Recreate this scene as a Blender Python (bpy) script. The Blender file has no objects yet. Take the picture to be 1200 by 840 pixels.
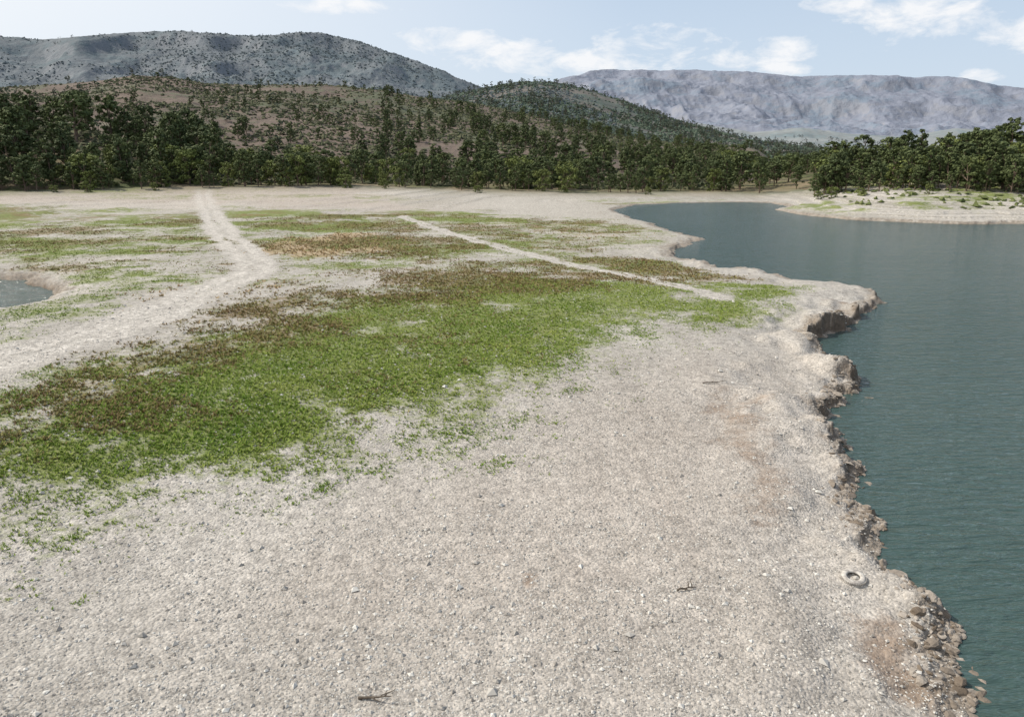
import bpy, math, random, time
import numpy as np
from mathutils import Vector
T0=time.time()
rng=np.random.default_rng(7); random.seed(7)
scene=bpy.context.scene
FOC=867.0; CAMH=13.0; P=math.atan(245/867.0); cP,sP=math.cos(P),math.sin(P)
# ---- survey helpers : sight line -> point on level ground -------------------
def ray(u,v):
    up=-(v-420)/FOC
    return ((u-600)/FOC, cP+sP*up, -sP+cP*up)
def G(u,v,z=1.2):
    d=ray(u,v); t=(z-CAMH)/d[2]; return (d[0]*t,d[1]*t)
def GP(l,z=1.2): return np.array([G(a,b,z) for a,b in l])
def azel(u,v):
    d=ray(u,v); return math.atan2(d[0],d[1]), math.atan2(d[2],math.hypot(d[0],d[1]))
# ---- noise -------------------------------------------------------------------
def h2(ix,iy,s):
    h=(ix*374761393+iy*668265263+s*1274126177)&0xffffffff
    h=((h^(h>>13))*1274126177)&0xffffffff
    h=h^(h>>16)
    return (h&0xffff)/65535.0
def vn(x,y,s):
    fx=np.floor(x);fy=np.floor(y);tx=x-fx;ty=y-fy
    ix=fx.astype(np.int64);iy=fy.astype(np.int64)
    tx=tx*tx*(3-2*tx);ty=ty*ty*(3-2*ty)
    a=h2(ix,iy,s);b=h2(ix+1,iy,s);c=h2(ix,iy+1,s);d=h2(ix+1,iy+1,s)
    return (a+(b-a)*tx)*(1-ty)+(c+(d-c)*tx)*ty
def fbm(x,y,size,octv=4,s=1,rough=0.5):
    r=0;a=1;t=0;f=1.0/size
    for i in range(octv):
        r=r+a*vn(x*f+17.3*i,y*f+9.1*i,s+i);t+=a;a*=rough;f*=2.03
    return r/t
def ridged(x,y,size,octv=4,s=1):
    r=0;a=1;t=0;f=1.0/size
    for i in range(octv):
        r=r+a*(1-abs(2*vn(x*f+5.3*i,y*f+3.7*i,s+i)-1));t+=a;a*=.55;f*=2.1
    return r/t
def ss(a,b,x):
    t=np.clip((x-a)/(b-a),0,1); return t*t*(3-2*t)
def segd(x,y,pts,closed):
    n=len(pts); d2=np.full(x.shape,1e18); ins=np.zeros(x.shape,bool)
    for i in range(n if closed else n-1):
        ax,ay=pts[i];bx,by=pts[(i+1)%n];ex,ey=bx-ax,by-ay
        L=ex*ex+ey*ey+1e-12
        t=np.clip(((x-ax)*ex+(y-ay)*ey)/L,0,1)
        d2=np.minimum(d2,(x-ax-t*ex)**2+(y-ay-t*ey)**2)
        if closed:
            c=((ay>y)!=(by>y))&(x<(bx-ax)*(y-ay)/((by-ay) if by!=ay else 1e-12)+ax)
            ins^=c
    d=np.sqrt(d2)
    return np.where(ins,d,-d) if closed else d
# ---- shoreline ---------------------------------------------------------------
lake=[(12.0,11),(12.6,5),(14,-5),(18,-30),(30,-200),(900,-200),(900,160),(300,150),(160,136)]
lake=lake+[G(a,b,0) for a,b in [(1300,266),(1200,263),(1120,263),(1060,261),(1000,258),(935,251),(905,246),(925,242),(905,238),(880,237),(800,238),(745,240),
 (722,247),(742,255),(765,262),(795,272),(828,281),(802,287),(788,295),(792,304),(830,312),(880,320),(940,331),(1000,339),(1025,346),(1037,356),
 (1030,363),(1008,370),(1002,380),(985,392),(962,396),(950,402),(972,415),(998,434),(1020,455),(1004,470),(985,482),(972,498),(985,522),(1010,545),(1012,575),(1030,598),(1046,614),(1035,648),(1068,675),(1108,705),(1124,742),(1120,788),(1140,835)]]
lake=np.array(lake)
pond=GP([(-400,318),(-200,322),(-60,326),(0,328),(28,329),(52,338),(73,350),(48,358),(20,364),(-30,374),(-200,395),(-420,420)],0)
def shore_d(x,y):
    r=np.hypot(x,y)
    amp=np.clip(0.022*r,0.35,1.6)
    wx=(fbm(x,y,1.1,4,11,.6)-.5)*1.3+(fbm(x,y,6,3,13)-.5)*2*amp
    wy=(fbm(x,y,1.1,4,21,.6)-.5)*1.3+(fbm(x,y,6,3,23)-.5)*2*amp
    d=-segd(x+wx,y+wy,lake,True)
    dp=np.full(x.shape,1e3)
    m=(x<5)&(x>-260)&(y<140)&(y>5)
    if m.any(): dp[m]=-segd(x[m]+wx[m],y[m]+wy[m],pond,True)
    return d,dp
def height(x,y,full=False):
    r=np.hypot(x,y); az=np.arctan2(x,y)
    dl,dp=shore_d(x,y)
    d=np.minimum(dl,dp)
    far=ss(85,125,r)
    tipk=ss(28,40,r)*(1-far)
    dd=np.maximum(dl,0)
    cut=fbm(x,y,3.2,3,33)
    inland=ss(1.5,8,dd)
    # undercut earth bank : short scree foot, steep face, rounded lip
    vary=(.45+1.1*ss(.25,.75,cut))*(1-inland)+1.0*inland
    ledge=(0.36+0.50*ss(28,38,r)*(1-ss(60,80,r)))*vary*(1-far)+0.25*far
    w0=.12+.55*fbm(x,y,1.4,3,31)*(1.3-tipk)
    face=.28*ss(0,.5,dd)+.72*ss(w0,w0+.28+.35*(1-tipk),dd)
    near=ledge*face+0.40*(1-np.exp(-dd/5.0))*(1-far)
    rb=far*ss(.30,.42,az)
    rise=np.minimum(dd,70)*(0.006*(1-far)+0.040*far*(ss(.15,.5,az)*.6+.25))
    rise=rise+rb*(2.3*(1-np.exp(-dd/13.0))*(.55+.9*fbm(x,y,22,4,35)))
    h=near+rise
    h=h*np.where(dp<15,1-np.exp(-np.maximum(dp,0)/1.6),1)
    h=h+ss(140,240,r)*1.9*(1-ss(-.3,0.0,az))
    inl=ss(0.5,4,d)
    h=h+inl*((fbm(x,y,9,3,41)-.5)*0.16+(fbm(x,y,1.6,3,43)-.5)*0.05+(fbm(x,y,.5,2,44)-.5)*.03)
    h=h+ss(0,.3,d)*(1-ss(1.0,2.4,d))*(fbm(x,y,.55,3,45,.65)-.5)*.36*(1-far)
    h=h+inl*(fbm(x,y,28,2,47)-.5)*0.8*ss(50,110,r)
    st=0.34+.16*rb; q=h/st; fr=q-np.floor(q); ter=(np.floor(q)+ss(.6,.95,fr))*st
    k=far*(1-ss(240,300,r))*.9
    h=h*(1-k)+ter*k
    h=np.where(d<0, np.maximum(-0.9*np.abs(d)-.02,-3.0), np.maximum(h,0.02+0.1*np.clip(d,0,1)))
    if full: return h,dl,dp
    return h
# ---- vegetation / soil masks ---------------------------------------------------
GREEN=[
([(800,332),(760,330),(700,326),(620,326),(540,336),(460,350),(380,365),(310,385),(240,407),(150,450),(60,478),(-40,500),(-60,550),(0,565),(110,560),(160,555),(230,530),(300,516),(400,496),(480,480),(560,458),(640,428),(700,406),(760,386),(795,362)],.95,.14),
([(200,500),(330,420),(420,390),(560,360),(700,350),(740,370),(640,410),(560,440),(480,470),(360,495),(230,530)],1.25,.12),
([(805,328),(600,310),(300,370),(60,460),(-120,500),(-160,690),(60,655),(200,610),(330,575),(430,550),(530,520),(610,483),(720,438),(790,395),(850,350)],.54,.22),
([(-160,540),(60,540),(200,530),(160,620),(40,690),(-160,780)],.50,.24),
([(796,328),(870,328),(945,330),(935,345),(905,362),(860,378),(815,382),(790,360)],.85,.08),
([(-200,249),(0,249),(238,249),(243,268),(150,273),(60,270),(-200,266)],1.0,.08),
([(265,246),(350,245),(480,257),(505,265),(400,268),(280,271)],1.0,.08),
([(-200,275),(60,277),(130,284),(110,300),(70,309),(0,303),(-200,300)],1.0,.07),
([(130,293),(170,288),(178,318),(150,330),(112,325)],.95,.05),
([(480,244),(560,243),(650,256),(600,264),(520,259)],.9,.07),
([(-60,425),(-60,375),(80,348),(170,325),(230,305),(262,308),(250,330),(150,362),(50,395)],.68,.08),
([(-80,465),(60,440),(150,415),(200,395),(190,440),(60,490),(-80,530)],.62,.10),
([(-200,243),(560,243),(780,256),(800,300),(820,325),(500,312),(330,345),(200,345),(60,350),(-200,330)],.56,.08),
([(925,238),(985,236),(978,247),(940,247)],.95,.06),
([(1040,240),(1130,232),(1230,230),(1230,243),(1080,247)],.75,.06),
([(930,226),(1230,218),(1230,228),(960,232)],.6,.06),
([(700,230),(760,226),(850,230),(840,236),(740,237)],.85,.06),
([(540,262),(640,266),(620,276),(560,274)],.7,.06),
([(-200,224),(420,226),(560,236),(400,242),(-200,240)],.42,.08),
]
RED=[
([(140,420),(200,388),(300,358),(400,335),(480,314),(560,301),(640,300),(700,312),(775,325),(700,338),(600,352),(500,368),(380,392),(280,416),(200,444)],.95,.14),
([(400,270),(500,266),(575,278),(580,291),(500,301),(400,304)],.9,.08),
([(625,283),(700,286),(790,305),(880,322),(800,329),(720,312),(640,297)],.95,.06),
([(640,250),(700,252),(740,266),(700,270),(640,266)],.85,.06),
([(180,280),(235,272),(255,300),(200,310)],.6,.08),
([(-200,246),(560,246),(760,280),(600,310),(330,340),(200,330),(-200,310)],.54,.08),
([(-80,480),(160,420),(220,450),(260,480),(60,540),(-80,560)],.62,.15),
([(300,500),(400,400),(640,340),(760,340),(640,430),(420,500)],.36,.15),
([(700,233),(850,231),(840,236),(740,240)],.6,.06),
]
DRY=[([(310,280),(400,270),(460,276),(450,294),(350,302),(300,292)],.85,.06),
([(150,350),(260,325),(420,320),(300,350),(150,400)],.42,.08),([(560,246),(760,262),(740,280),(560,262)],.45,.06)]
SOIL=[([(868,462),(900,475),(928,540),(945,600),(905,605),(885,550),(870,500)],.82,.08),
([(1008,690),(1090,700),(1118,790),(1080,800),(1030,755)],.95,.06),
([(618,655),(640,658),(640,672),(620,672)],.8,.02),
([(930,380),(1000,345),(1035,352),(1010,375),(960,398)],.5,.05),([(960,430),(1020,440),(985,500),(960,490)],.5,.05)]
WARM=[([(850,420),(950,400),(960,500),(960,640),(900,760),(500,800),(350,700),(500,560),(700,470)],.6,.25),
([(-200,222),(200,220),(420,224),(560,236),(520,244),(240,243),(-200,246)],1.0,.06)]
PALE=[([(430,224),(560,222),(700,226),(740,244),(780,262),(820,284),(780,292),(700,280),(620,262),(540,246),(460,236)],.9,.05),
([(880,252),(960,222),(1330,214),(1330,270),(960,262)],.9,.05),
([(0,243),(240,238),(330,243),(120,249),(0,249)],.6,.03),
([(60,305),(120,300),(110,330),(80,350),(60,345)],.8,.04)]
for L in (GREEN,RED,DRY,SOIL,WARM,PALE):
    for i,(pl,w,s) in enumerate(L):
        pts=GP(pl); c=pts.mean(0); L[i]=(pts,w,s*math.hypot(*c))
TRACKS=[(GP([(238,222),(240,238),(252,258),(268,280),(290,296),(302,310),(292,322),(262,336),(200,363),(120,396),(40,420),(-60,452),(-300,520)]),1.8,.95),
(GP([(470,250),(490,258),(530,270),(590,286),(650,301),(720,316),(775,330),(810,340),(850,350)]),.85,.75),
(GP([(150,372),(60,400),(-40,430)]),.8,.6)]
def poly_mask(x,y,L):
    out=np.zeros(x.shape)
    for pts,w,s in L:
        mn=pts.min(0)-s;mx=pts.max(0)+s
        b=(x>mn[0])&(x<mx[0])&(y>mn[1])&(y<mx[1])
        if not b.any(): continue
        sd=segd(x[b],y[b],pts,True)
        out[b]=np.maximum(out[b],w*ss(-s,s*.8,sd))
    return out
def masks(x,y,dl,dp):
    r=np.hypot(x,y)
    am=np.clip(r*.035,.5,6)
    wx=x+(fbm(x,y,5,4,51,.6)-.5)*2*am*1.6; wy=y+(fbm(x,y,5,4,52,.6)-.5)*2*am*1.6
    g=poly_mask(wx,wy,GREEN); rd=poly_mask(wx,wy,RED); dr=poly_mask(wx,wy,DRY)
    so=poly_mask(wx,wy,SOIL); wa=poly_mask(wx,wy,WARM); pa=poly_mask(wx,wy,PALE)
    patch=ss(.25,.75,fbm(x,y,6,5,61,.62))*.55+.45*ss(.3,.7,fbm(x,y,1.8,3,62,.6))
    farp=ss(55,90,r); fp=ss(.3,.68,fbm(x*.55,y,9,5,64,.68)); fp2=ss(.35,.65,fbm(x*.6,y,7,5,66,.68))
    g=g*(0.55+0.85*patch)*(1-farp+farp*(.50+.75*fp)); rd=rd*(0.5+.95*ss(.25,.75,fbm(x,y,4.5,5,63,.6)))*(1-farp+farp*(.5+.9*fp2))
    tr=np.zeros(x.shape)
    for pts,w,k in TRACKS:
        b=(x>pts[:,0].min()-6)&(x<pts[:,0].max()+6)&(y>pts[:,1].min()-6)&(y<pts[:,1].max()+6)
        if b.any():
            d=segd(x[b]+(fbm(x[b],y[b],3,3,71)-.5)*1.8,y[b]+(fbm(x[b],y[b],3,3,72)-.5)*1.8,pts,False)
            m=k*(1-ss(w*.55,w*1.6,d+(fbm(x[b],y[b],1.5,3,73)-.5)*1.0))
            m=m*(1-.6*(1-ss(.1*w,.45*w,d)))
            tr[b]=np.maximum(tr[b],m)
    d=np.minimum(dl,dp)
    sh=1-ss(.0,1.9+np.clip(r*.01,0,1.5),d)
    kk=(1-np.clip(tr*1.15,0,1))
    g=g*kk*ss(.3,2.5,d); rd=rd*kk*ss(.3,2,d); dr=dr*kk
    fl=ss(200,245,r)
    return g,rd,dr,tr,so,wa,pa,np.clip(sh,0,1),fl
# ---- mesh utils -----------------------------------------------------------------
def mesh_np(name,co,quads=None,tris=None,smooth=False):
    me=bpy.data.meshes.new(name)
    co=np.ascontiguousarray(co,dtype=np.float32)
    me.vertices.add(len(co)); me.vertices.foreach_set('co',co.ravel())
    if quads is not None: idx=np.ascontiguousarray(quads,dtype=np.int32);k=4
    else: idx=np.ascontiguousarray(tris,dtype=np.int32);k=3
    n=len(idx)
    me.loops.add(n*k); me.loops.foreach_set('vertex_index',idx.ravel())
    me.polygons.add(n)
    me.polygons.foreach_set('loop_start',np.arange(0,n*k,k,dtype=np.int32))
    try: me.polygons.foreach_set('loop_total',np.full(n,k,dtype=np.int32))
    except Exception: pass
    me.polygons.foreach_set('use_smooth',np.full(n,smooth,dtype=bool))
    me.update(calc_edges=True)
    return me
def add_obj(name,me,mat=None,parent=None):
    o=bpy.data.objects.new(name,me); scene.collection.objects.link(o)
    if mat is not None and me is not None and not me.materials: me.materials.append(mat)
    if parent: o.parent=parent
    return o
def vcol(me,name,arr):
    a=me.color_attributes.new(name,'FLOAT_COLOR','POINT')
    a.data.foreach_set('color',np.ascontiguousarray(arr,dtype=np.float32).ravel())
def tintcol(me,t): vcol(me,'tint',np.stack([t,t,t,np.ones(len(t))],1))
def gridq(na,nb):
    i=np.arange(na-1)[:,None]*nb+np.arange(nb-1)[None,:]
    return np.stack([i,i+nb,i+nb+1,i+1],-1).reshape(-1,4)
def upgrid(na,nb,co):
    q=gridq(na,nb); a,b,c=co[q[len(q)//2,0]],co[q[len(q)//2,1]],co[q[len(q)//2,2]]
    if np.cross(b-a,c-a)[2]<0: q=q[:, ::-1]
    return q
# ---- shader helper ----------------------------------------------------------------
class NT:
    def __init__(s,name):
        s.m=bpy.data.materials.new(name); s.m.use_nodes=True; s.t=s.m.node_tree
        s.b=s.t.nodes['Principled BSDF']; s.b.inputs['Roughness'].default_value=.9
        s.b.inputs['Specular IOR Level'].default_value=.15
        s._pos=None
    def n(s,t,**k):
        q=s.t.nodes.new(t)
        for a,b in k.items(): setattr(q,a,b)
        return q
    def l(s,a,b): s.t.links.new(a,b)
    def pos(s):
        if s._pos is None: s._pos=s.n('ShaderNodeNewGeometry').outputs['Position']
        return s._pos
    def put(s,sock,v):
        if isinstance(v,(int,float)): sock.default_value=v
        elif isinstance(v,tuple): sock.default_value=(v+(1,))[:4] if len(sock.default_value)==4 else v
        else: s.l(v,sock)
    def math(s,op,a,b=0.0,c=None,clamp=False):
        q=s.n('ShaderNodeMath',operation=op); q.use_clamp=clamp
        s.put(q.inputs[0],a); s.put(q.inputs[1],b)
        if c is not None: s.put(q.inputs[2],c)
        return q.outputs[0]
    def mapped(s,scale,rot=0.0):
        q=s.n('ShaderNodeMapping'); s.l(s.pos(),q.inputs[0]); q.inputs['Scale'].default_value=scale; q.inputs['Rotation'].default_value=(0,0,rot); return q.outputs[0]
    def noise(s,scale,detail=4,rough=.55,vec=None,lo=None,hi=None,dist=0):
        q=s.n('ShaderNodeTexNoise'); q.inputs['Scale'].default_value=scale
        q.inputs['Detail'].default_value=detail; q.inputs['Roughness'].default_value=rough; q.inputs['Distortion'].default_value=dist
        s.l(vec if vec is not None else s.pos(),q.inputs['Vector'])
        o=q.outputs['Fac']
        if lo is not None: o=s.mr(o,lo,hi)
        return o
    def mr(s,v,a,b,c=0.0,d=1.0):
        q=s.n('ShaderNodeMapRange'); q.clamp=True
        s.put(q.inputs[0],v)
        for i,k in enumerate((a,b,c,d)): s.put(q.inputs[i+1],k)
        return q.outputs[0]
    def mix(s,f,a,b,bt='MIX'):
        q=s.n('ShaderNodeMix',data_type='RGBA',blend_type=bt)
        s.put(q.inputs[0],f); s.put(q.inputs[6],a); s.put(q.inputs[7],b)
        return q.outputs[2]
    def voro(s,scale,feature='F1',vec=None):
        q=s.n('ShaderNodeTexVoronoi',feature=feature); q.inputs['Scale'].default_value=scale
        s.l(vec if vec is not None else s.pos(),q.inputs['Vector']); return q
    def attr(s,name):
        q=s.n('ShaderNodeAttribute',attribute_name=name); x=s.n('ShaderNodeSeparateColor'); s.l(q.outputs['Color'],x.inputs[0])
        return x.outputs[0],x.outputs[1],x.outputs[2],q.outputs['Alpha'],q.outputs['Color']
    def sepc(s,c):
        x=s.n('ShaderNodeSeparateColor'); s.l(c,x.inputs[0]); return x.outputs
    def nz(s):
        q=s.n('ShaderNodeNewGeometry'); x=s.n('ShaderNodeSeparateXYZ'); s.l(q.outputs['Normal'],x.inputs[0]); return s.math('ABSOLUTE',x.outputs[2])
    def col(s,c): s.put(s.b.inputs['Base Color'],c)
    def bump(s,h,dist,strength=1.0):
        q=s.n('ShaderNodeBump'); q.inputs['Distance'].default_value=dist; q.inputs['Strength'].default_value=strength
        s.l(h,q.inputs['Height']); s.l(q.outputs[0],s.b.inputs['Normal'])
# ---- ground material --------------------------------------------------------------
m=NT('gravel_ground')
g_,r_,d_,t_,_=m.attr('veg'); so_,wa_,pa_,sh_,_=m.attr('soil'); fl_=m.attr('floor')[0]
n1=m.noise(.12,4,.6,lo=.3,hi=.7); n2=m.noise(2.2,6,.74,lo=.3,hi=.7); n3=m.noise(.7,4,.7,lo=.3,hi=.7)
stk=m.noise(.5,4,.65,vec=m.mapped((1.3,.16,1),-.35),lo=.32,hi=.68)
v1=m.voro(11); v2=m.voro(26)
c=m.mix(m.math('ADD',m.math('MULTIPLY',n1,.5),m.math('MULTIPLY',stk,.5)),(.305,.282,.250),(.475,.448,.405))
c=m.mix(m.math('MULTIPLY',wa_,.7),c,m.mix(n3,(.37,.312,.262),(.475,.42,.365)))
c=m.mix(m.math('MULTIPLY',pa_,.7),c,m.mix(n2,(.43,.395,.345),(.60,.57,.52)))
# strand lines left by the falling water level
zz=m.n('ShaderNodeSeparateXYZ'); m.l(m.pos(),zz.inputs[0])
zv=m.n('ShaderNodeCombineXYZ'); m.l(m.math('ADD',m.math('MULTIPLY',zz.outputs[2],7.0),m.math('MULTIPLY',n3,.5)),zv.inputs[2]); m.l(m.math('MULTIPLY',zz.outputs[0],.02),zv.inputs[0])
band=m.noise(1.0,3,.6,vec=zv.outputs[0],lo=.38,hi=.62)
c=m.mix(m.math('MULTIPLY',m.math('MULTIPLY',pa_,band),.6),c,(.235,.215,.17))
c=m.mix(m.math('MULTIPLY',t_,.8),c,m.mix(n2,(.40,.368,.325),(.60,.57,.52)))
br=m.math('ADD',m.math('MULTIPLY',m.sepc(v1.outputs['Color'])[0],.38),m.math('ADD',m.math('MULTIPLY',m.sepc(v2.outputs['Color'])[0],.38),.58))
br=m.math('ADD',br,m.math('MULTIPLY',m.math('SUBTRACT',n2,.5),.60))
bc=m.n('ShaderNodeCombineColor'); [m.l(br,bc.inputs[i]) for i in range(3)]
c=m.mix(1.0,c,bc.outputs[0],'MULTIPLY')
sf=m.math('MULTIPLY',m.math('SUBTRACT',m.math('MULTIPLY',so_,1.3),n3),1.6,clamp=True)
c=m.mix(m.math('MULTIPLY',sf,.7),c,m.mix(n2,(.16,.105,.07),(.29,.21,.15)))
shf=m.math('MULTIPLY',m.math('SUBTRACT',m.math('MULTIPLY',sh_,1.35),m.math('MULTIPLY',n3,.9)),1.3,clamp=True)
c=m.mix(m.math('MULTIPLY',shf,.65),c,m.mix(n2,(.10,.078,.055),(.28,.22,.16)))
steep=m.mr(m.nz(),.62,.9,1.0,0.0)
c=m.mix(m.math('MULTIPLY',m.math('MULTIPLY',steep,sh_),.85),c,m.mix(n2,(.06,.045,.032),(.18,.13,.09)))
c=m.mix(fl_,c,m.mix(m.noise(.05,5,.65,lo=.35,hi=.65),(.22,.175,.115),(.10,.115,.05)))
vn1=m.noise(1.5,6,.8,lo=.28,hi=.72)
vn2=m.noise(.35,4,.6,lo=.3,hi=.7)
dryf=m.math('MULTIPLY',m.math('SUBTRACT',m.math('MULTIPLY',d_,1.25),vn1),3,clamp=True)
c=m.mix(m.math('MULTIPLY',dryf,.8),c,m.mix(n2,(.32,.22,.12),(.42,.33,.20)))
grf=m.math('MULTIPLY',m.math('SUBTRACT',m.math('MULTIPLY',g_,1.2),m.math('MULTIPLY',vn1,.95)),2.0,clamp=True)
gc=m.mix(n2,(.085,.135,.022),(.21,.25,.06)); gc=m.mix(m.math('MULTIPLY',vn2,.4),gc,(.22,.21,.075))
c=m.mix(m.math('MULTIPLY',grf,.9),c,gc)
rf=m.math('MULTIPLY',m.math('SUBTRACT',m.math('MULTIPLY',r_,1.2),vn1),2.2,clamp=True)
rc=m.mix(n2,(.14,.10,.05),(.24,.18,.085)); rc=m.mix(m.mr(vn2,.4,.65),rc,(.14,.15,.055))
c=m.mix(m.math('MULTIPLY',rf,.78),c,rc)
m.col(c)
bh=m.math('ADD',m.math('MULTIPLY',m.math('SUBTRACT',1.0,v1.outputs['Distance']),.8),m.noise(6,3,.75))
m.bump(bh,.045,.85)
GROUND=m.m
# ---- ground mesh -----------------------------------------------------------------
azs=np.concatenate([np.linspace(-math.pi,-.85,60,endpoint=False),np.linspace(-.85,-.66,60,endpoint=False),np.linspace(-.66,.66,1000,endpoint=False),np.linspace(.66,.85,60,endpoint=False),np.linspace(.85,math.pi,61)])
rs=np.concatenate([[0.01,1,2,3,4,5,6,7],8*np.exp(np.arange(0,math.log(330/8.),.0052)),330*np.exp(np.linspace(0.02,math.log(14000/330.),70))])
A,R=np.meshgrid(azs,rs,indexing='ij')
X=(np.sin(A)*R).ravel();Y=(np.cos(A)*R).ravel()
H,dl,dp=height(X,Y,True)
co_=np.stack([X,Y,H],1)
me=mesh_np('ground',co_,quads=upgrid(len(azs),len(rs),co_),smooth=True)
mk=masks(X,Y,dl,dp)
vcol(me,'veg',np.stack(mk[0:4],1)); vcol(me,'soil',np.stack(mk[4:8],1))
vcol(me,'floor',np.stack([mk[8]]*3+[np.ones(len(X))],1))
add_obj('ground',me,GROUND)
# ---- water -----------------------------------------------------------------------
w=NT('lake_water')
mp=w.mapped((.42,1.5,1),.22)
w1=w.noise(1.9,3,.62,vec=mp,dist=.4); w2=w.noise(.35,2,.5,vec=mp)
w.col(w.mix(w.noise(.03,3,.5,lo=.35,hi=.65),(.045,.080,.072),(.056,.092,.085))); w.b.inputs['Roughness'].default_value=.12; w.b.inputs['IOR'].default_value=1.333; w.b.inputs['Specular IOR Level'].default_value=.5
w.bump(w.math('ADD',w1,w.math('MULTIPLY',w2,1.0)),.26,1)
def flat(name,pts,mat,z):
    me=bpy.data.meshes.new(name); me.from_pydata([(a,b,z) for a,b in pts],[],[list(range(len(pts)))]); me.update(); return add_obj(name,me,mat)
flat('lake_water',[(2,-260),(900,-260),(900,165),(300,215),(-5,215),(-5,75),(2,30)],w.m,0.0)
flat('pond_water',[(-260,5),(-15,5),(-15,75),(-40,120),(-260,120)],w.m,0.0)
# ---- hills ------------------------------------------------------------------------
class Hill:
    def __init__(s,ridge,Rr,Rf,z0=0,prof=1.0,amp=.12,size=100,seed=1,back=1.0,ramp=.04,cliff=0.0,edge=.05):
        a=[azel(u,v) for u,v in ridge]
        s.az=np.array([q[0] for q in a]); s.te=np.tan(np.array([q[1] for q in a]))
        s.Rr,s.Rf,s.z0,s.prof,s.amp,s.size,s.seed,s.back,s.ramp,s.cliff,s.edge=Rr,Rf,z0,prof,amp,size,seed,back,ramp,cliff,edge
    def rid(s,az): 
        return s.Rr*(1+s.ramp*2*(fbm(az*14,az*0,1,3,s.seed+5)-.5))
    def z(s,az,r):
        Rr=s.rid(az); te=np.interp(az,s.az,s.te)
        Hh=CAMH+Rr*te
        t=(r-s.Rf)/(Rr-s.Rf)
        x=np.sin(az)*r;y=np.cos(az)*r
        tt=np.clip(t,0,1)
        tc=np.clip(tt+(fbm(x,y,s.size*.5,4,s.seed+31)-.5)*.10*(1-ss(.93,1,tt)),0,1)
        up=tt**s.prof*(1-s.cliff)+s.cliff*(.45*ss(.70,.78,tc)+.55*ss(.88,.96,tc))
        p=np.where(t<=1,up,np.maximum(1-(t-1)*s.back,0))
        n=(ridged(x,y,s.size,6,s.seed)-.62)*1.0+(fbm(x,y,s.size*2.2,3,s.seed+9)-.5)
        win=np.where(t<=1,np.sin(np.clip(tt,0,1)*math.pi)**.6*.95+.05*tt,.05)
        hh=s.z0+(Hh-s.z0)*p+(Hh-s.z0)*s.amp*n*win*2
        hh=hh+(fbm(x,y,s.size*.08,4,s.seed+19,.6)-.5)*(Hh-s.z0)*.022
        ed=ss(s.az[0],s.az[0]+s.edge,az)*(1-ss(s.az[-1]-s.edge,s.az[-1],az))
        return np.where((t<0),-6,(hh+4)*ed-4)
def build_hill(name,h,mat,na,nt,tback=1.5):
    az=np.linspace(h.az[0],h.az[-1],na); t=np.linspace(0,tback,nt)
    A,Tt=np.meshgrid(az,t,indexing='ij')
    Rr=h.rid(A); R=h.Rf+Tt*(Rr-h.Rf)
    Z=h.z(A,R); Z[:,0]=-6; Z[0,:]=-8; Z[-1,:]=-8
    co=np.stack([(np.sin(A)*R).ravel(),(np.cos(A)*R).ravel(),Z.ravel()],1)
    me=mesh_np(name,co,quads=upgrid(na,nt,co),smooth=True)
    return add_obj(name,me,mat)
knoll=Hill([(-420,120),(-200,128),(0,146),(100,154),(200,173),(270,190),(340,197),(420,204)],315,232,1,prof=.8,amp=.04,size=40,seed=3,back=1.6)
rknoll=Hill([(800,206),(960,201),(1040,197),(1120,190),(1200,183),(1320,176),(1500,172)],275,212,1,prof=.8,amp=.03,size=40,seed=5,back=1.0,edge=.2)
front=Hill([(-420,112),(-200,105),(0,102),(60,99),(110,95),(160,88),(205,92),(240,99),(300,101),(380,100),(440,106),(500,116),(560,122),(620,135),(680,150),(740,163),(830,172),(930,176)],660,285,1,prof=.85,amp=.085,size=110,seed=8,back=.8)
mid=Hill([(420,160),(480,130),(530,112),(560,105),(600,97),(640,96),(660,99),(700,109),(740,122),(790,140),(840,154),(880,164),(930,171),(1000,175)],1350,720,0,prof=.95,amp=.09,size=200,seed=12,back=.9)
left=Hill([(-500,60),(-200,50),(0,43),(50,45),(100,42),(150,37),(210,36),(260,40),(300,43),(370,40),(420,49),(470,66),(510,82),(550,97),(600,116),(660,140),(720,160)],1900,900,0,prof=1.0,amp=.16,size=300,seed=17,back=.8,ramp=.06,cliff=.16)
foot=Hill([(560,172),(700,160),(760,155),(820,146),(880,156),(940,150),(1000,157),(1060,160),(1120,150),(1200,154),(1400,150)],2600,1300,0,prof=1,amp=.25,size=300,seed=23,back=1)
farm=Hill([(420,120),(560,118),(640,100),(665,94),(690,87),(740,84),(800,82),(860,83),(900,86),(940,91),(980,89),(1020,89),(1060,93),(1110,94),(1150,99),(1200,103),(1300,106),(1500,118),(1700,130)],5600,2300,0,prof=1.15,amp=.24,size=800,seed=29,back=.6,ramp=.05,cliff=.30)
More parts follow.
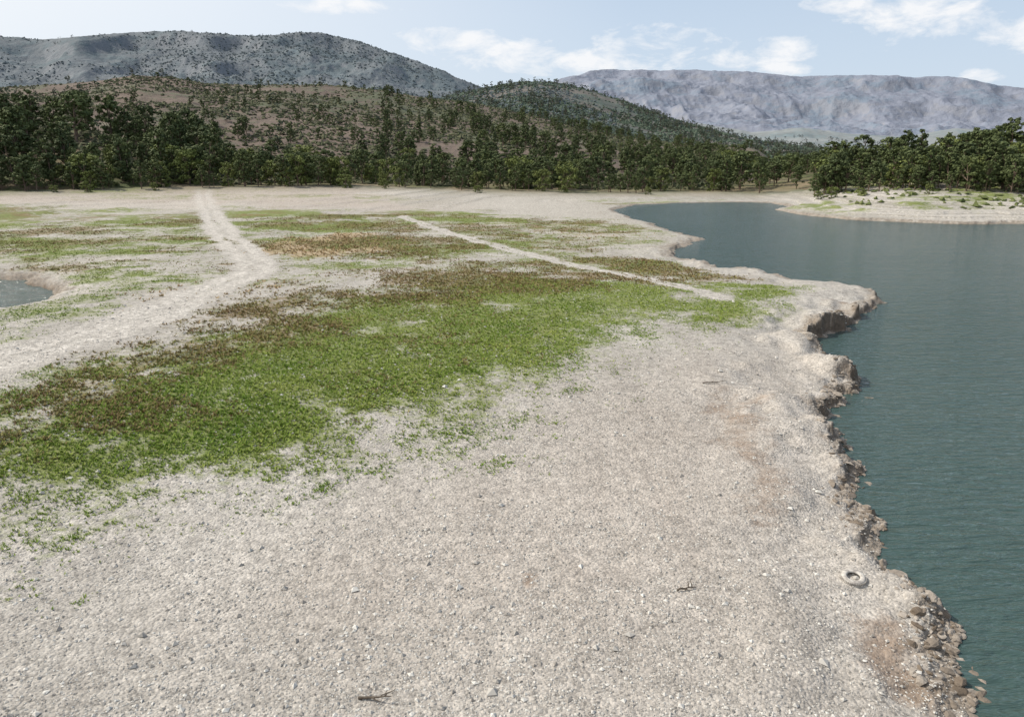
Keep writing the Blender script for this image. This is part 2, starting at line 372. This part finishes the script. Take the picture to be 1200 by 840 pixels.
def hillmat(name,soil,green,rock,sc,gthr,rockn=.72,bumpd=2.0,rockamt=.8,con=.28):
    m=NT(name)
    a=m.noise(sc,6,.65); b=m.noise(sc*7,6,.72,lo=.3,hi=.7)
    f=m.math('MULTIPLY',m.math('SUBTRACT',m.math('ADD',a,m.math('MULTIPLY',m.math('SUBTRACT',b,.5),.25)),gthr),9,clamp=True)
    s1=m.mix(b,tuple(k*(1-con) for k in soil),tuple(min(1,k*(1+con)) for k in soil))
    g1=m.mix(b,tuple(k*(1-con) for k in green),tuple(k*(1+con) for k in green))
    c=m.mix(f,s1,g1)
    rk=m.mr(m.math('ADD',m.nz(),m.math('MULTIPLY',m.math('SUBTRACT',b,.5),.3)),rockn-.12,rockn,rockamt,0.0)
    c=m.mix(rk,c,m.mix(b,tuple(k*(1-con*.6) for k in rock),tuple(min(1,k*(1+con*.6)) for k in rock)))
    m.col(c); m.bump(m.math('ADD',m.math('MULTIPLY',a,3),b),bumpd,.7)
    return m.m
M_kn=hillmat('scrub_soil',(.18,.14,.09),(.085,.10,.045),(.3,.26,.2),.03,.45,.5,.4)
M_fr=hillmat('heath_hill',(.155,.122,.10),(.10,.11,.07),(.30,.26,.22),.012,.50,.80,1.5,.5)
M_md=hillmat('wooded_hill',(.155,.145,.13),(.085,.11,.095),(.26,.25,.23),.006,.47,.75,2.5,.4)
M_lf=hillmat('rocky_mountain',(.155,.175,.19),(.115,.145,.16),(.235,.25,.27),.004,.48,.80,4.0,.6,.22)  # blue-grey aerial haze painted into soil, green and rock colours
M_ft=hillmat('valley_foothill',(.24,.26,.26),(.17,.21,.22),(.36,.37,.37),.005,.5,.8,2.0,.3)  # base colours lifted and blued to stand in for valley haze
M_fm=hillmat('distant_mountain',(.225,.245,.30),(.185,.225,.28),(.285,.295,.33),.0022,.5,.84,9.0,.7,.16)  # distance haze is in these pale blue base colours, no volume
build_hill('knoll',knoll,M_kn,260,60)
build_hill('knoll',rknoll,M_kn,200,50,1.8)
build_hill('heath_hill',front,M_fr,600,200)
build_hill('wooded_hill',mid,M_md,400,160)
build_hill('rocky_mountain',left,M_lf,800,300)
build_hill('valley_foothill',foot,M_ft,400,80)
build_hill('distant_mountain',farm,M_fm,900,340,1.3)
hills=[knoll,rknoll,front,mid,left,foot,farm]
def topz(x,y):
    az=np.arctan2(x,y); r=np.hypot(x,y)
    z=height(x,y)
    for h in hills[:6]:
        k=(az>h.az[0])&(az<h.az[-1])&(r>h.Rf)
        if k.any(): z[k]=np.maximum(z[k],h.z(az[k],r[k]))
    return z
# ---- trees ------------------------------------------------------------------------
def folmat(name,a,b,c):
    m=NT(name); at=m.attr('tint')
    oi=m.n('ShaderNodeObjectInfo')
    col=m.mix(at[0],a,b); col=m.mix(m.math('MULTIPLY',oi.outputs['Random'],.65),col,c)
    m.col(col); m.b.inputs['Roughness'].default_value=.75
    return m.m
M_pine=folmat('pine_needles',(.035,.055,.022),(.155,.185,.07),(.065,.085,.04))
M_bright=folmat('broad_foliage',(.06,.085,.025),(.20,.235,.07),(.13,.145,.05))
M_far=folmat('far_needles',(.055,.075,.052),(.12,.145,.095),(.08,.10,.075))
M_vfar=folmat('mountain_needles',(.095,.118,.125),(.125,.15,.15),(.11,.135,.14))  # needle colour carries painted blue haze, like the mountain behind
bk=NT('pine_bark'); bk.col(bk.mix(bk.noise(3,3),(.12,.085,.065),(.24,.18,.14))); M_bark=bk.m
def tube(V,Fc,p0,p1,r0,r1,n=6):
    p0=np.array(p0,float);p1=np.array(p1,float);d=p1-p0;d/=np.linalg.norm(d)+1e-9
    a=np.cross(d,[.3,.9,.1]);a/=np.linalg.norm(a);b=np.cross(d,a);k=len(V)
    for p,r in((p0,r0),(p1,r1)):
        for i in range(n):
            t=2*math.pi*i/n; V.append(tuple(p+r*(a*math.cos(t)+b*math.sin(t))))
    for i in range(n): Fc.append((k+i,k+(i+1)%n,k+n+(i+1)%n,k+n+i))
def make_tree(seed,H,Rc,base,nclump,nleaf,ls,umb,mat):
    rg=np.random.default_rng(seed)
    V=[];Q=[]
    lean=rg.normal(0,.05*H,2); pts=[]
    for i in range(6):
        t=i/5; pts.append((lean[0]*t*t+rg.normal(0,.03),lean[1]*t*t+rg.normal(0,.03),-.4+t*H*.85))
    for i in range(5): tube(V,Q,pts[i],pts[i+1],.024*H*(1-i/5.8),.024*H*(1-(i+1)/5.8))
    cl=[]
    for i in range(nclump):
        t=rg.uniform(0,1)**(.8 if umb else 1.0)
        z=base*H+t*(1-base)*H*.94
        if umb: rad=Rc*math.sqrt(max(0,1-((t-.45)/.65)**2))
        else: rad=Rc*(1.0-.75*t)*(1 if t>.12 else .7)
        rad*=.65+.5*math.sin(3*math.atan2(rg.normal(),rg.normal()))**2
        th=rg.uniform(0,2*math.pi); q=rad*rg.uniform(.25,1)**.5
        cl.append((q*math.cos(th)+lean[0]*t,q*math.sin(th)+lean[1]*t,z))
    for c in cl[:9]:
        k=min(4,max(1,int(c[2]/H/.85*5)-1)); tube(V,Q,pts[k],c,.009*H,.003*H,4)
    nb=len(Q)
    cor=[];tt=[]
    for c in cl:
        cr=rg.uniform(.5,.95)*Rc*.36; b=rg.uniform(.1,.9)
        n=nleaf
        d=rg.normal(size=(n,3)); d/=np.linalg.norm(d,axis=1)[:,None]
        rr=cr*rg.uniform(.35,1.05,n)[:,None]
        ctr=np.array(c)+d*rr*np.array([1,1,.65])
        nn=d+rg.normal(0,.45,(n,3))+np.array([0,0,.5]); nn/=np.linalg.norm(nn,axis=1)[:,None]
        a=np.cross(nn,rg.normal(size=(n,3))); a/=np.linalg.norm(a,axis=1)[:,None]+1e-9; bb=np.cross(nn,a)
        s=(ls*rg.uniform(.6,1.3,n))[:,None]
        cor.append(np.stack([ctr-a*s,ctr-bb*s*.55,ctr+a*s*.9,ctr+bb*s*.6],1))
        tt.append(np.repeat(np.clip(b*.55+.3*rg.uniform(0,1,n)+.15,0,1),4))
    cor=np.concatenate(cor).reshape(-1,3)
    k=len(V); co=np.concatenate([np.array(V),cor]); nq=len(cor)//4
    q=np.concatenate([np.array(Q),k+np.arange(nq*4).reshape(-1,4)])
    me=mesh_np('pine_tree_mesh',co,quads=q)
    me.materials.append(M_bark); me.materials.append(mat)
    mi=np.ones(len(q),dtype=np.int32); mi[:nb]=0; me.polygons.foreach_set('material_index',mi)
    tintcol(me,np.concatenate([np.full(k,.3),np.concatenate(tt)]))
    return me
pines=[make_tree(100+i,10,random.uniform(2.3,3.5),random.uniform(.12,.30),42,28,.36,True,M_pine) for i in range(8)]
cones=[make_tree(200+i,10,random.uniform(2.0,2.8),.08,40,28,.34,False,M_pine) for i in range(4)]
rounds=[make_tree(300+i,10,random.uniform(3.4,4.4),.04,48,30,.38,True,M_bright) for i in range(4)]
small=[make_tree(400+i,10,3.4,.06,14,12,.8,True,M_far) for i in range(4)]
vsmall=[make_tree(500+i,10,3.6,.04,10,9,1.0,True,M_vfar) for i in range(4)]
def inst(parent,meshes,x,y,z,hts,name='pine_tree'):
    for i in range(len(x)):
        o=bpy.data.objects.new(name,meshes[random.randrange(len(meshes))])
        s=hts[i]/10; o.location=(x[i],y[i],z[i]-.1); o.scale=(s*random.uniform(.8,1.25),s*random.uniform(.8,1.25),s)
        o.rotation_euler=(0,0,random.uniform(0,6.28)); o.parent=parent
        scene.collection.objects.link(o)
forest=bpy.data.objects.new('pine_forest',None); scene.collection.objects.link(forest)
def sample(n,u0,u1,r0,r1,pw=1.0):
    a0=azel(u0,200)[0];a1=azel(u1,200)[0]
    az=rng.uniform(a0,a1,n); r=r0+(r1-r0)*rng.uniform(0,1,n)**pw
    return np.sin(az)*r,np.cos(az)*r
def plant(n,u0,u1,r0,r1,meshes,h0,h1,pw=1.0,thr=None,size=40,seed=1,parent=None,name='pine_tree'):
    x,y=sample(n,u0,u1,r0,r1,pw)
    if thr is not None:
        k=fbm(x,y,size,4,seed)+rng.normal(0,.04,n)>thr; x,y=x[k],y[k]
    d,dp=shore_d(x,y); k=(d>8); x,y=x[k],y[k]
    z=topz(x,y); inst(parent or forest,meshes,x,y,z,h0+(h1-h0)*rng.uniform(0,1,len(x))**1.3,name)
plant(150,-330,260,236,330,pines+cones,7,16,1.0)
plant(60,-330,440,226,248,rounds+pines*2,4,10)
plant(42,100,480,230,270,rounds+pines[:3],6,11)
plant(55,250,640,236,310,pines+rounds[:1],5,11)
plant(110,420,900,238,330,pines+cones,6,11.5,thr=.44,size=30,seed=81)
plant(50,440,900,228,250,rounds+pines*2,4,9)
plant(150,560,850,250,420,pines+cones,6.5,11)
plant(110,830,1000,240,420,pines+rounds[:1],5,9)
plant(220,600,1250,420,900,pines,6,9)
plant(60,955,1330,205,216,rounds[:2]+pines*3,4,9)
plant(260,970,1500,212,290,pines+cones+rounds[:1],6,12)
plant(350,450,850,290,640,pines+cones,5,10,thr=.48,size=60,seed=91)
plant(420,-330,480,330,650,small+pines,3.5,7,thr=.56,size=60,seed=93)
plant(100,-330,430,300,380,pines,5,8.5,thr=.5,size=40,seed=95)
plant(260,-330,700,560,680,small,3,6.5,thr=.5,size=50,seed=97)
plant(1500,440,960,800,1370,small,6,10,thr=.43,size=120,seed=99)
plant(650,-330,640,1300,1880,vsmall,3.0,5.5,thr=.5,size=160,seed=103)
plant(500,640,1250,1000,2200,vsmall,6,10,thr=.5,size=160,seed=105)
print('trees',time.time()-T0,len(bpy.data.objects))
# merged scrub on the slopes
OV=np.array([(1,0,0),(-1,0,0),(0,1,0),(0,-1,0),(0,0,1),(0,0,-1)],float)
OF=np.array([(0,2,4),(2,1,4),(1,3,4),(3,0,4),(2,0,5),(1,2,5),(3,1,5),(0,3,5)])
def blobs(name,x,y,z,s,mat,flat_=.7,jit=.35,sink=.25):
    n=len(x); v=OV[None]*s[:,None,None]*(1+rng.normal(0,jit,(n,6,1)))+rng.normal(0,jit*.4,(n,6,3))*s[:,None,None]
    v[:,:,2]*=flat_
    th=rng.uniform(0,6.28,n);c,sn=np.cos(th)[:,None],np.sin(th)[:,None]
    vx=v[:,:,0]*c-v[:,:,1]*sn; vy=v[:,:,0]*sn+v[:,:,1]*c
    co=np.stack([vx+x[:,None],vy+y[:,None],v[:,:,2]+(z+s*flat_*sink)[:,None]],-1).reshape(-1,3)
    f=(OF[None]+6*np.arange(n)[:,None,None]).reshape(-1,3)
    me=mesh_np(name,co,tris=f)
    tintcol(me,np.repeat(rng.uniform(0,1,n),6))
    return add_obj(name,me,mat)
def tintmat(name,a,b,rough=.9,nz=None):
    m=NT(name); at=m.attr('tint'); c=m.mix(at[0],a,b)
    if nz:
        f=m.noise(nz,4,.6,lo=.3,hi=.7); c=m.mix(m.math('MULTIPLY',f,.5),c,tuple(k*.55 for k in a)); m.bump(f,.02,.6)
    m.col(c); m.b.inputs['Roughness'].default_value=rough; return m.m
S1=tintmat('heath_scrub',(.055,.068,.035),(.13,.13,.075))
S2=tintmat('hill_woods',(.06,.085,.06),(.10,.13,.095))
S3=tintmat('mountain_woods',(.095,.12,.13),(.13,.155,.16))  # scrub colours include the painted mountain haze
def scrub(n,u0,u1,r0,r1,s0,s1,mat,name,thr,size,seed):
    x,y=sample(n,u0,u1,r0,r1); k=fbm(x,y,size,4,seed)+rng.normal(0,.06,n)>thr; x,y=x[k],y[k]
    blobs(name,x,y,topz(x,y),rng.uniform(s0,s1,len(x)),mat)
scrub(36000,-330,860,245,680,.4,1.4,S1,'heath_scrub',.42,35,111)
scrub(16000,440,960,730,1380,1.3,3.2,S2,'hill_woods',.43,120,99)
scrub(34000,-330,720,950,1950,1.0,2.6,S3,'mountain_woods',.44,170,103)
# low bushes on the far right bank
x,y=sample(420,930,1350,165,212); d,_=shore_d(x,y); k=(d>14)&(fbm(x,y,14,3,161)+rng.normal(0,.05,420)>.5); x,y=x[k],y[k]
blobs('bank_bushes',x,y,height(x,y),rng.uniform(.25,.9,len(x)),tintmat('bank_bush',(.07,.09,.03),(.16,.18,.07)))
# ---- weeds --------------------------------------------------------------------------
def weeds(name,n,r0,r1,kind,mat,h0,h1,nb,gain):
    az=rng.uniform(-.70,.70,n); r=r0*np.exp(rng.uniform(0,1,n)*math.log(r1/r0))
    x=np.sin(az)*r;y=np.cos(az)*r
    Hh,dl,dp=height(x,y,True); mk=masks(x,y,dl,dp)
    cl=fbm(x,y,.7,3,131); cl2=fbm(x,y,3.0,3,133)
    dens=mk[kind]
    k=(dens*gain-(cl*.7+cl2*.3)*1.3+rng.normal(0,.16,n)>0)&(np.minimum(dl,dp)>.4)&(dens>.10)
    x,y,z,dens,r,cl2=x[k],y[k],Hh[k],dens[k],r[k],cl2[k]; n=len(x)
    hgt=rng.uniform(h0,h1,n)*(.6+.5*np.clip(dens,0,1))
    th=rng.uniform(0,6.28,(n,nb)); out=rng.uniform(.6,1.5,(n,nb)); hh=hgt[:,None]*rng.uniform(.4,1.0,(n,nb)); w=hgt[:,None]*.24
    cx,cy=np.cos(th),np.sin(th); zb=np.repeat(z[:,None]+.01,nb,1)
    b=np.stack([x[:,None]+cx*hh*.25-cy*w,y[:,None]+cy*hh*.25+cx*w,zb],-1)
    c=np.stack([x[:,None]+cx*hh*.25+cy*w,y[:,None]+cy*hh*.25-cx*w,zb],-1)
    t=np.stack([x[:,None]+cx*hh*out,y[:,None]+cy*hh*out,z[:,None]+hh],-1)
    co=np.stack([b,c,t],2).reshape(-1,3)
    me=mesh_np(name,co,tris=np.arange(len(co)).reshape(-1,3))
    tt=np.repeat(np.clip(cl2*.9+rng.uniform(-.35,.35,n),0,1),nb*3); tintcol(me,tt)
    print(name,n); return add_obj(name,me,mat)
weeds('green_weeds',380000,14,150,0,tintmat('green_weeds',(.13,.22,.026),(.33,.37,.095)),.06,.15,4,1.14)
weeds('russet_weeds',190000,22,150,1,tintmat('russet_weeds',(.22,.145,.075),(.26,.25,.09)),.09,.24,4,1.12)
weeds('dry_grass',40000,40,120,2,tintmat('dry_grass',(.34,.23,.12),(.45,.36,.21)),.15,.4,4,1.2)
# ---- gravel stones ---------------------------------------------------------------------
n=140000
az=rng.uniform(-.70,.70,n); r=11*np.exp(rng.uniform(0,1,n)**1.15*math.log(70/11.)); x=np.sin(az)*r;y=np.cos(az)*r
Hh,dl,dp=height(x,y,True); k=(np.minimum(dl,dp)>.15)&(fbm(x,y,2.5,3,141)+rng.normal(0,.1,n)>.38); x,y,Hh=x[k],y[k],Hh[k]
s=np.clip(rng.lognormal(math.log(.016),.55,len(x)),.008,.12)*(1+np.hypot(x,y)*.008)
blobs('gravel',x,y,Hh,s,tintmat('gravel_stone',(.25,.23,.205),(.64,.62,.57),.85),.6,.25,.3)
# shore rocks
def rockset(name,x,y,z,s,mat):
    import bmesh
    bm=bmesh.new(); bmesh.ops.create_icosphere(bm,subdivisions=2,radius=1); bv=np.array([v.co[:] for v in bm.verts]); bf=np.array([[v.index for v in f.verts] for f in bm.faces]); bm.free()
    n=len(x); nv=len(bv)
    # angular blocks : sphere cut by random planes
    rad=np.full((n,nv),1.25)
    for k in range(9):
        pn=rng.normal(size=(n,3)); pn/=np.linalg.norm(pn,axis=1)[:,None]; pd=rng.uniform(.45,.9,n)
        dt=np.einsum('vj,nj->nv',bv,pn); rad=np.where(dt>1e-3,np.minimum(rad,pd[:,None]/np.maximum(dt,1e-3)),rad)
    v=bv[None]*rad[:,:,None]*(s[:,None,None]*np.stack([rng.uniform(.9,1.6,n),rng.uniform(.7,1.1,n),rng.uniform(.35,.75,n)],1)[:,None,:])
    th=rng.uniform(0,6.28,n);c,sn=np.cos(th)[:,None],np.sin(th)[:,None]
    vx=v[:,:,0]*c-v[:,:,1]*sn; vy=v[:,:,0]*sn+v[:,:,1]*c
    co=np.stack([vx+x[:,None],vy+y[:,None],v[:,:,2]+z[:,None]],-1).reshape(-1,3)
    f=(bf[None]+nv*np.arange(n)[:,None,None]).reshape(-1,3)
    me=mesh_np(name,co,tris=f); tintcol(me,np.repeat(rng.uniform(0,1,n),nv))
    return add_obj(name,me,mat)
n=150000; az=rng.uniform(.1,.72,n); r=12*np.exp(rng.uniform(0,1,n)*math.log(75/12.)); x=np.sin(az)*r;y=np.cos(az)*r
Hh,dl,dp=height(x,y,True); k=(dl>-.6)&(dl<1.5)&(rng.uniform(0,1,n)<np.exp(-np.abs(dl-.1)*1.9)*(.16+.8*(fbm(x,y,2,2,151)>.5))); x,y,Hh=x[k],y[k],Hh[k]
x,y,Hh=x[:8000],y[:8000],Hh[:8000]
s=np.clip(rng.lognormal(math.log(.055),.62,len(x)),.02,.30)
rockset('shore_rocks',x,y,np.maximum(Hh,-.1),s,tintmat('shore_rock',(.16,.125,.092),(.46,.41,.35),.85,9))
# ---- tire --------------------------------------------------------------------------
def lathe(name,prof,mat,n=40,parent=None):
    V=[];Fq=[];k=len(prof)
    for i in range(n):
        t=2*math.pi*i/n
        for (a,b) in prof: V.append((a*math.cos(t),a*math.sin(t),b))
    for i in range(n):
        for j in range(k):
            Fq.append((i*k+j,((i+1)%n)*k+j,((i+1)%n)*k+(j+1)%k,i*k+(j+1)%k))
    me=bpy.data.meshes.new(name); me.from_pydata(V,[],Fq); me.update()
    for p in me.polygons: p.use_smooth=True
    return add_obj(name,me,mat,parent)
tm=NT('dusty_rubber'); tm.col(tm.mix(tm.noise(6,5,lo=.35,hi=.6),(.30,.275,.25),(.56,.53,.48))); tm.bump(tm.noise(30,3),.01,.6)
tx,ty=G(1001,671,.75); tz=float(height(np.array([tx]),np.array([ty]))[0])
tire=bpy.data.objects.new('tire',None); scene.collection.objects.link(tire); tire.location=(tx,ty,tz+.03); tire.rotation_euler=(.10,-.08,.4); tire.scale=(.9,.9,.9)
lathe('sidewalls',[(.20,-.07),(.25,-.10),(.33,-.10),(.38,-.075),(.395,0),(.38,.075),(.33,.10),(.25,.10),(.20,.07),(.22,.05),(.34,.055),(.36,0),(.34,-.055),(.22,-.05)],tm.m,48,parent=tire)
V=[];Fq=[]
for i in range(44):
    t=2*math.pi*i/44
    for sgn in(-1,1):
        k=len(V);dt=.045
        for rr in(.385,.408):
            for a,b in((t-dt+.03*sgn,.005*sgn),(t+dt+.03*sgn,.005*sgn),(t+dt,.07*sgn),(t-dt,.07*sgn)): V.append((rr*math.cos(a),rr*math.sin(a),b))
        Fq+=[(k+4,k+5,k+6,k+7),(k,k+1,k+5,k+4),(k+1,k+2,k+6,k+5),(k+2,k+3,k+7,k+6),(k+3,k,k+4,k+7)]
me=bpy.data.meshes.new('tread'); me.from_pydata(V,[],Fq); me.update(); add_obj('tread',me,tm.m,tire)
# ---- driftwood ---------------------------------------------------------------------
dw=NT('driftwood'); dw.col(dw.mix(dw.noise(12,4),(.05,.04,.03),(.17,.14,.11)))
def driftwood(u,v,L,ang,seed):
    rg=random.Random(seed); V=[];Fq=[]
    def branch(p,a,L,r,dep):
        n=5
        for i in range(n):
            a+=rg.uniform(-.3,.3); q=(p[0]+math.cos(a)*L/n,p[1]+math.sin(a)*L/n,max(.01,p[2]+rg.uniform(-.03,.05)))
            tube(V,Fq,p,q,r*(1-i/n*.7),r*(1-(i+1)/n*.7),6); p=q
            if dep and i in(1,2,3): branch(p,a+rg.choice((-1,1))*rg.uniform(.5,1.1),L*.35,r*.55,dep-1)
    branch((-L/2*math.cos(ang),-L/2*math.sin(ang),.04),ang,L,.035,1)
    x,y=G(u,v,1.0); z=float(height(np.array([x]),np.array([y]))[0])
    me=bpy.data.meshes.new('driftwood_branch'); me.from_pydata(V,[],Fq); me.update(); o=add_obj('driftwood_branch',me,dw.m); o.location=(x,y,z)
driftwood(835,455,1.1,.05,1); driftwood(806,683,.6,.1,2); driftwood(440,809,.8,.15,3)
for (u,v,h,ms) in [(100,214,3.2,rounds),(180,215,2.6,rounds),(405,217,4.5,rounds),(450,219,3.2,rounds),(975,222,3.0,rounds),(960,221,2.5,rounds),(62,216,2.2,rounds),(560,220,2.5,rounds),(760,221,2.5,rounds),(1010,222,2.2,rounds),(1090,220,2.6,rounds)]:
    az,_=azel(u,v); r=222 if u<900 else 196
    x,y=math.sin(az)*r,math.cos(az)*r; z=float(topz(np.array([x]),np.array([y]))[0])
    o=bpy.data.objects.new('shrub',random.choice(ms)); o.location=(x,y,z-.3); o.scale=(h/10*1.3,h/10*1.3,h/10); o.rotation_euler=(0,0,random.uniform(0,6)); scene.collection.objects.link(o)
# ---- world / sun / camera ----------------------------------------------------------
SAZ=math.radians(-72); SEL=math.radians(46)
W=bpy.data.worlds.new('World'); scene.world=W; W.use_nodes=True
class WT(NT):
    def __init__(s,t): s.t=t; s._pos=None
wt=WT(W.node_tree); bg=W.node_tree.nodes['Background']
sky=wt.n('ShaderNodeTexSky',sky_type='NISHITA'); sky.sun_disc=False; sky.sun_elevation=SEL; sky.sun_rotation=SAZ%(2*math.pi)
sky.dust_density=2.5; sky.air_density=1.0; sky.altitude=400
tc=wt.n('ShaderNodeTexCoord'); sx=wt.n('ShaderNodeSeparateXYZ'); wt.l(tc.outputs['Generated'],sx.inputs[0])
az=wt.math('ARCTAN2',sx.outputs[0],sx.outputs[1]); el=wt.math('ARCSINE',sx.outputs[2])
cv=wt.n('ShaderNodeCombineXYZ'); wt.l(az,cv.inputs[0]); wt.l(wt.math('MULTIPLY',el,2.2),cv.inputs[1])
nz=wt.noise(14,7,.64,vec=cv.outputs[0],dist=.3)
clouds=[(530,44,50,12),(600,62,60,18),(660,72,50,14),(760,62,60,24),(905,68,56,20),(1070,20,90,28),(1190,42,44,20),(1155,88,20,8),(980,5,40,12),(400,5,60,10)]
field=None
for (u,v,ru,rv) in clouds:
    a,e=azel(u,v); a2=azel(u+ru,v)[0]; e2=azel(u,v-rv)[1]
    dx=wt.math('DIVIDE',wt.math('SUBTRACT',az,a),abs(a2-a)*1.25); dy=wt.math('DIVIDE',wt.math('SUBTRACT',el,e),abs(e2-e)*1.25)
    f=wt.math('SUBTRACT',1.0,wt.math('ADD',wt.math('MULTIPLY',dx,dx),wt.math('MULTIPLY',dy,dy)))
    field=f if field is None else wt.math('MAXIMUM',field,f)
field=wt.math('MAXIMUM',field,-1.2)
cm=wt.mr(wt.math('ADD',field,wt.math('MULTIPLY',wt.math('SUBTRACT',nz,.52),6.5)),-.1,1.2)
hi=wt.mr(el,.25,.6)
cm=wt.math('MAXIMUM',wt.math('MULTIPLY',cm,.9),wt.math('MULTIPLY',hi,wt.mr(nz,.5,.75,0,.5)))
hz=wt.mr(el,0.0,.5,.82,.25); sunside=wt.mr(az,-.75,.15,.95,0.0)
hz2=wt.math('MULTIPLY',sunside,wt.mr(el,.03,.18,.45,1.0))
sc=wt.mix(1.0,sky.outputs[0],(.12,.12,.12),'MULTIPLY')
c=wt.mix(hz,sc,(.69,.81,.97)); c=wt.mix(hz2,c,(.97,.98,.99)); c=wt.mix(cm,c,(.96,.965,.98))
wt.l(c,bg.inputs['Color']); bg.inputs['Strength'].default_value=1.0
sl=bpy.data.lights.new('sun','SUN'); sl.energy=4.3; sl.angle=math.radians(.6); sl.color=(1,.93,.83)
so=bpy.data.objects.new('sun',sl); scene.collection.objects.link(so)
D=Vector((math.sin(SAZ)*math.cos(SEL),math.cos(SAZ)*math.cos(SEL),math.sin(SEL)))
so.rotation_euler=D.to_track_quat('Z','Y').to_euler(); so.location=D*100
cam=bpy.data.cameras.new('camera'); cam.lens=26; cam.sensor_width=36; cam.clip_end=30000; cam.clip_start=.5
co=bpy.data.objects.new('camera',cam); scene.collection.objects.link(co); co.location=(0,0,CAMH); co.rotation_euler=(math.pi/2-P,0,0)
scene.camera=co
scene.view_settings.view_transform='Standard'; scene.view_settings.look='None'; scene.view_settings.exposure=0
print('done',time.time()-T0)
